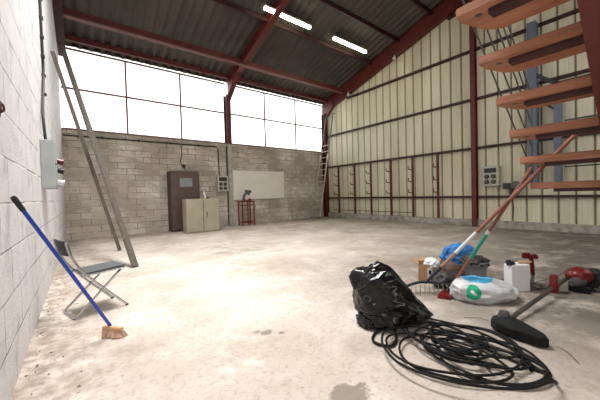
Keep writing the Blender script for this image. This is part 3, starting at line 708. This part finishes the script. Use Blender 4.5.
# cardboard box
def open_box(t, o, ex, ey, w, d, h, th, m, min_, flaps=True):
    o = V(o); ex = V(ex).normalized(); ey = V(ey).normalized()
    def Q(a, b, z): return o+ex*a+ey*b+V((0, 0, z))
    for (p, q) in (((0, 0), (w, th)), ((0, d-th), (w, d)), ((0, 0), (th, d)), ((w-th, 0), (w, d))):
        bm = bm_(); prism(bm, [Q(p[0], p[1], 0), Q(q[0], p[1], 0), Q(q[0], q[1], 0), Q(p[0], q[1], 0)], (0, 0, h)); obj('side_panel', bm, m, t)
    bm = bm_(); prism(bm, [Q(0, 0, 0), Q(w, 0, 0), Q(w, d, 0), Q(0, d, 0)], (0, 0, th)); obj('bottom_panel', bm, min_, t)
    return Q
t = thing('cardboard_box', 'open brown cardboard box with printed label on the floor beside the rake', 'box', (3.6, 2.0, 0))
Q = open_box(t, (3.50, 2.01, 0), (.50, -.87, 0), (.87, .50, 0), .30, .22, .23, .006, M['card'], M['card_in'])
# turn: front face carries the label
bm = bm_(); prism(bm, [Q(0, -.001, .20), Q(.29, -.001, .20), Q(.28, -.10, .185), Q(.02, -.10, .185)], (0, 0, .004)); 
bm.free()
bm = bm_(); prism(bm, [Q(0, 0, .23), Q(0, .22, .23), Q(-.10, .20, .27), Q(-.10, .02, .27)], (0, 0, .005)); obj('flap', bm, M['card'], t)
bm = bm_(); prism(bm, [Q(.0, .22, .23), Q(.30, .22, .23), Q(.28, .30, .26), Q(.02, .30, .26)], (0, 0, .005)); obj('flap', bm, M['card'], t)
bm = bm_(); prism(bm, [Q(.11, -.002, .03), Q(.17, -.002, .03), Q(.17, -.002, .19), Q(.11, -.002, .19)], (0, .001, 0)); lb = plabel(obj('printed_label', bm, M['paper'], t), 'white label with dark printed marks')
for (z0, z1, a0, a1) in ((.11, .16, .125, .155), (.045, .055, .12, .16), (.07, .08, .12, .16)):
    bm = bm_(); prism(bm, [Q(a0, -.004, z0), Q(a1, -.004, z0), Q(a1, -.004, z1), Q(a0, -.004, z1)], (0, .002, 0)); obj('print_mark', bm, M['navy'], lb)
bm = bm_(); blob(bm, Q(.17, .11, .23), .12, .085, .055, .5, 4, .4, 2.5, 5, ridge=.3); tag(obj('plastic_bag', bm, M['paper'], smooth=True), 'crumpled white plastic bag sticking out of the cardboard box', 'bag')

# blue sheet
bm = bm_(); blob(bm, (4.50, 1.93, .18), .24, .13, .19, math.atan2(-.61, .79), 5, .22, 1.6, 12, ridge=.22, flat=-.94); tag(obj('blue_sack', bm, M['blue_plastic'], smooth=True), 'crumpled bright blue plastic sheet behind the bucket', 'sheet')
# bucket
t = thing('bucket', 'grey bucket filled with dark bags behind the white sack', 'bucket', (4.12, 1.60, 0))
bm = bm_(); lathe(bm, [(0, .004), (.125, .004), (.15, .24), (.158, .245), (.158, .255), (.145, .255), (.122, .015), (0, .012)], (4.10, 1.56, 0), 32); obj('shell', bm, M['bucket'], t, smooth='auto')
bm = bm_(); tube(bm, smooth_path([V((4.10, 1.56, .24))+vr*.158*math.cos(a_)-vf*.158*abs(math.sin(a_))+V((0, 0, -.05*math.sin(a_))) for a_ in [math.pi*i/8 for i in range(9)]], 3), .004, 6); obj('handle', bm, M['grey_metal'], t, smooth=True)
bm = bm_(); blob(bm, (4.10, 1.56, .25), .135, .135, .075, 0, 4, .3, 2.3, 6, ridge=.3); tag(obj('rag', bm, M['dark_cloth'], smooth=True), 'dark rag stuffed in the grey bucket', 'rag')
# dark tool bags in front of bucket
bm = bm_(); blob(bm, (3.82, 1.78, .11), .19, .11, .13, math.atan2(-.61, .79), 4, .3, 2.0, 8, ridge=.25, flat=-.8); tag(obj('cloth_bundle', bm, M['brown_cloth'], smooth=True), 'brown cloth bundle between the cardboard box and the bucket', 'bundle')
bm = bm_(); blob(bm, (3.60, 1.66, .085), .20, .11, .10, math.atan2(-.61, .79), 4, .3, 2.1, 3, ridge=.25, flat=-.85); tag(obj('leather_bundle', bm, M['dark_cloth'], smooth=True), 'black leather bundle lying behind the rake head', 'bundle')
# white sack
sm_ = bpy.data.materials.new('printed_woven_sack'); sm_.use_nodes = True; nt = sm_.node_tree; bs = nt.nodes['Principled BSDF']; bs.inputs['Roughness'].default_value = .45
gc = nd(nt, 'ShaderNodeTexCoord')
def ring(cx, cy, cz, r0, r1, gapdir=None):
    vs = nd(nt, 'ShaderNodeVectorMath', operation='DISTANCE'); vs.inputs[1].default_value = (cx, cy, cz); nt.links.new(gc.outputs['Object'], vs.inputs[0])
    a_ = nd(nt, 'ShaderNodeMath', operation='GREATER_THAN'); a_.inputs[1].default_value = r0; nt.links.new(vs.outputs['Value'], a_.inputs[0])
    b_ = nd(nt, 'ShaderNodeMath', operation='LESS_THAN'); b_.inputs[1].default_value = r1; nt.links.new(vs.outputs['Value'], b_.inputs[0])
    c_ = nd(nt, 'ShaderNodeMath', operation='MULTIPLY'); nt.links.new(a_.outputs[0], c_.inputs[0]); nt.links.new(b_.outputs[0], c_.inputs[1]); return c_.outputs[0]
SACK = V((3.44, 1.25, 0))
c = mix(nt, (.46, .48, .51), (.64, .64, .65), noise_fac(nt, gc.outputs['Object'], 7, .35, .6))
c = mix(nt, c, (.0, .36, .17), ring(-.215, -.005, .12, .05, .078))
f = ring(-.02, .03, .22, .0, .15)
mm_ = nd(nt, 'ShaderNodeMath', operation='MULTIPLY'); nt.links.new(f, mm_.inputs[0]); nt.links.new(noise_fac(nt, gc.outputs['Object'], 9, .36, .42), mm_.inputs[1])
c = mix(nt, c, (.06, .36, .62), mm_.outputs[0]); nt.links.new(c, bs.inputs['Base Color'])
bm = bm_(); blob(bm, (3.45, 1.22, .10), .33, .19, .135, math.atan2(-.61, .79), 5, .16, 1.4, 14, ridge=.10, flat=-.76, shape=lambda p: V((p.x, p.y, p.z*(1-.25*p.x))))
me_ = obj('sack', bm, sm_, smooth=True); me_.data.transform(Matrix.Translation(-SACK)); me_.location = SACK
tag(me_, 'white printed plastic sack with green and blue marks in front of the bucket', 'sack')
# white carton with bits on top
t = thing('white_carton', 'upright white carton standing right of the white sack', 'carton', (4.02, 1.12, 0))
o0 = V((3.925, 1.10, 0))
ex = V((.80, -.60, 0)); ey = V((.60, .80, 0))
bm = bm_(); prism(bm, [o0, o0+ex*.215, o0+ex*.215+ey*.13, o0+ey*.13], (0, 0, .30)); bmesh.ops.bevel(bm, geom=bm.edges[:], offset=.004, segments=1, affect='EDGES'); obj('body', bm, M['whitebox'], t)
bm = bm_(); q = o0+V((0, 0, .30)); prism(bm, [q+ex*.03, q+ex*.215, q+ex*.205+ey*.11-V((0, 0, 0))+V((0, 0, .012)), q+ex*.02+ey*.11+V((0, 0, .012))], (0, 0, .004)); obj('lid_flap', bm, M['whitebox'], t)
bm = bm_(); bar(bm, q+ex*.0+ey*.03+V((0, 0, .0)), q+ex*(-.01)+ey*.05+V((0, 0, .06)), .04, .05, bev=.006); bar(bm, q+ex*.05+ey*.03+V((0, 0, .01)), q+ex*.03+ey*.04+V((0, 0, .045)), .04, .04, bev=.006); tag(obj('packet', bm, M['navy']), 'small dark blue packet on top of the white carton', 'packet')
bm = bm_(); bar(bm, q+ex*.12+ey*.06+V((0, 0, .028)), q+ex*.27+ey*.05+V((0, 0, .03)), .03, .02, bev=.003); tag(obj('wood_offcut', bm, M['straw']), 'short pale wood offcut on top of the white carton', 'offcut')

# ------------------------------------------------------------------ brushcutter
t = thing('brushcutter', 'petrol brushcutter with red engine and black guard lying on the floor', 'brushcutter', (3.6, .85, 0))
a, b = V((2.93, .845, .055)), V((4.42, .72, .13))
bm = bm_(); tube(bm, [a, b], .02, 12); obj('shaft', bm, M['shaft'], t, smooth='auto')
bm = bm_()
P = [(2.76, .93), (2.85, .945), (2.94, .90), (2.95, .83), (2.87, .70), (2.77, .565), (2.70, .53), (2.66, .58), (2.67, .75), (2.70, .87)]
top = [bm.verts.new((x, y, .085-.03*(abs(y-.75)))) for x, y in P]; ct = bm.verts.new((2.80, .80, .125)); c2 = bm.verts.new((2.76, .62, .10)); botv = [bm.verts.new((x, y, .012)) for x, y in P]
n = len(P)
for i in range(n):
    j = (i+1) % n; bm.faces.new((top[i], botv[i], botv[j], top[j]))
    cc_ = c2 if 4 <= i <= 7 else ct
    bm.faces.new((top[i], top[j], cc_))
bm.faces.new((top[4], ct, c2)); bm.faces.new((top[8], c2, ct)); bm.faces.new(botv)
bmesh.ops.bevel(bm, geom=[e for e in bm.edges if e.calc_length() > .03], offset=.006, segments=2, affect='EDGES')
plabel(obj('guard', bm, M['guard'], t), 'black plastic cutting guard')
bm = bm_(); lathe(bm, [(0, 0), (.045, 0), (.05, .03), (.035, .07), (0, .075)], (2.86, .86, .07), 18); obj('gear_head', bm, M['grey_metal'], t, smooth='auto')
for (p, q_) in (((2.86, .98), (2.80, 1.16)), ((2.76, .5), (2.62, .36))):
    bm = bm_(); tube(bm, smooth_path([(p[0], p[1], .02), ((p[0]+q_[0])/2+.03, (p[1]+q_[1])/2, .014), (q_[0], q_[1], .004)]), .0022, 5); obj('cutting_line', bm, M['black'], t)
# clamp and handlebar
c0 = V((4.03, .752, .11))
bm = bm_(); bar(bm, c0-V((.045, 0, .0)), c0+V((.05, -.003, .0)), .075, .10, bev=.012); bar(bm, c0+V((0, 0, .03)), c0+V((.02, 0, .14)), .05, .07, bev=.012); plabel(obj('handle_clamp', bm, M['redp'], t), 'red handlebar clamp')
bm = bm_(); tube(bm, smooth_path([c0+V((.02, 0, .02)), (4.16, .90, .035), (4.28, 1.02, .03), (4.42, 1.035, .05), (4.46, 1.03, .13)], 6), .012, 10); obj('handlebar', bm, M['shaft'], t, smooth=True)
bm = bm_(); tube(bm, [(4.46, 1.03, .11), (4.42, 1.03, .25), (4.39, 1.035, .37)], .024, 12, radii=[.022, .026, .024]); bar(bm, (4.41, 1.05, .355), (4.33, 1.10, .36), .05, .07, bev=.01); bar(bm, (4.40, 1.015, .37), (4.44, .98, .33), .04, .05, bev=.01); plabel(obj('throttle_grip', bm, M['redp'], t), 'red throttle grip')
bm = bm_(); bar(bm, (4.465, 1.035, .02), (4.47, 1.03, .12), .035, .04, bev=.006); plabel(obj('switch', bm, M['white_tape'], t), 'pale switch')
# engine
e0 = V((4.54, .62, .14)); rotz = math.atan2(-.085, 1)
bm = bm_(); blob(bm, e0+V((.0, .0, .03)), .13, .10, .09, math.atan2(-.61, .79), 4, .10, 1.3, 2, ridge=.10, flat=-.9); plabel(obj('engine_cover', bm, M['redp'], t, smooth=True), 'glossy red engine cover')
bm = bm_(); tube(bm, [e0+V((-.20, .04, -.03)), e0+V((-.05, .0, -.02))], .06, 16, radii=[.03, .075]); obj('clutch_housing', bm, M['grey_metal'], t, smooth='auto')
bm = bm_(); lathe(bm, [(0, 0), (.085, 0), (.10, .02), (.10, .07), (.08, .10), (0, .11)], e0+vr*.13+V((0, 0, .01)), 20, vr); 
for k in range(7): box(bm, e0+vr*(.10)+V((-.06, -.09, -.09+k*.026)), e0+vr*(.10)+V((.07, .09, -.08+k*.026)), .002)
obj('starter_housing', bm, M['black'], t, smooth='auto')
bm = bm_(); box(bm, e0+V((-.12, -.10, -.15)), e0+V((.16, .08, -.06)), .02); plabel(obj('fuel_tank', bm, M['guard'], t), 'dark fuel tank')
bm = bm_(); tube(bm, smooth_path([e0+vr*.1-vf*.08+V((0, 0, -.12)), e0+vr*.25-vf*.1+V((0, 0, -.13)), e0+vr*.42-vf*.12+V((0, 0, -.135))], 4), .014, 8); obj('stand_bar', bm, M['grey_metal'], t, smooth=True)
# harness strap lying on the floor
bm = bm_(); pp = smooth_path([(4.33, 1.34, .008), (4.38, 1.18, .02), (4.42, 1.08, .008), (4.40, .98, .03), (4.30, .90, .04), (4.22, .80, .02), (4.32, .68, .01)], 6)
for p, q in zip(pp, pp[1:]): bar(bm, p, q, .05, .006)
tag(obj('harness_strap', bm, M['shaft']), 'dark webbing strap on the floor behind the white carton', 'strap')
bm = bm_(); tube(bm, smooth_path([(4.55, 1.02, .004), (4.7, .95, .02), (4.75, .82, .1), (4.66, .74, .2)], 6), .003, 6); tag(obj('thin_wire', bm, M['black']), 'thin dark wire arching beside the red engine', 'wire')
# litter of dry leaves along the left wall
bm = bm_(); rng = random.Random(3)
for k in range(150):
    y = 2.3+8.4*rng.random()**1.2; x = XL+.02+abs(rng.gauss(0, .16)); s = rng.uniform(.004, .012); z = .003
    a_ = rng.random()*6.3; c = V((x, y, z)); d1 = V((math.cos(a_), math.sin(a_), 0))*s; d2 = V((-math.sin(a_), math.cos(a_), 0))*s*.6
    prism(bm, [c-d1, c-d2, c+d1, c+d2+V((0, 0, s*.3))], (0, 0, .002))
o = tag(obj('leaf_litter', bm, M['rust']), 'scattered dry leaves and crumbs along the foot of the white wall', 'litter'); o['kind'] = 'stuff'
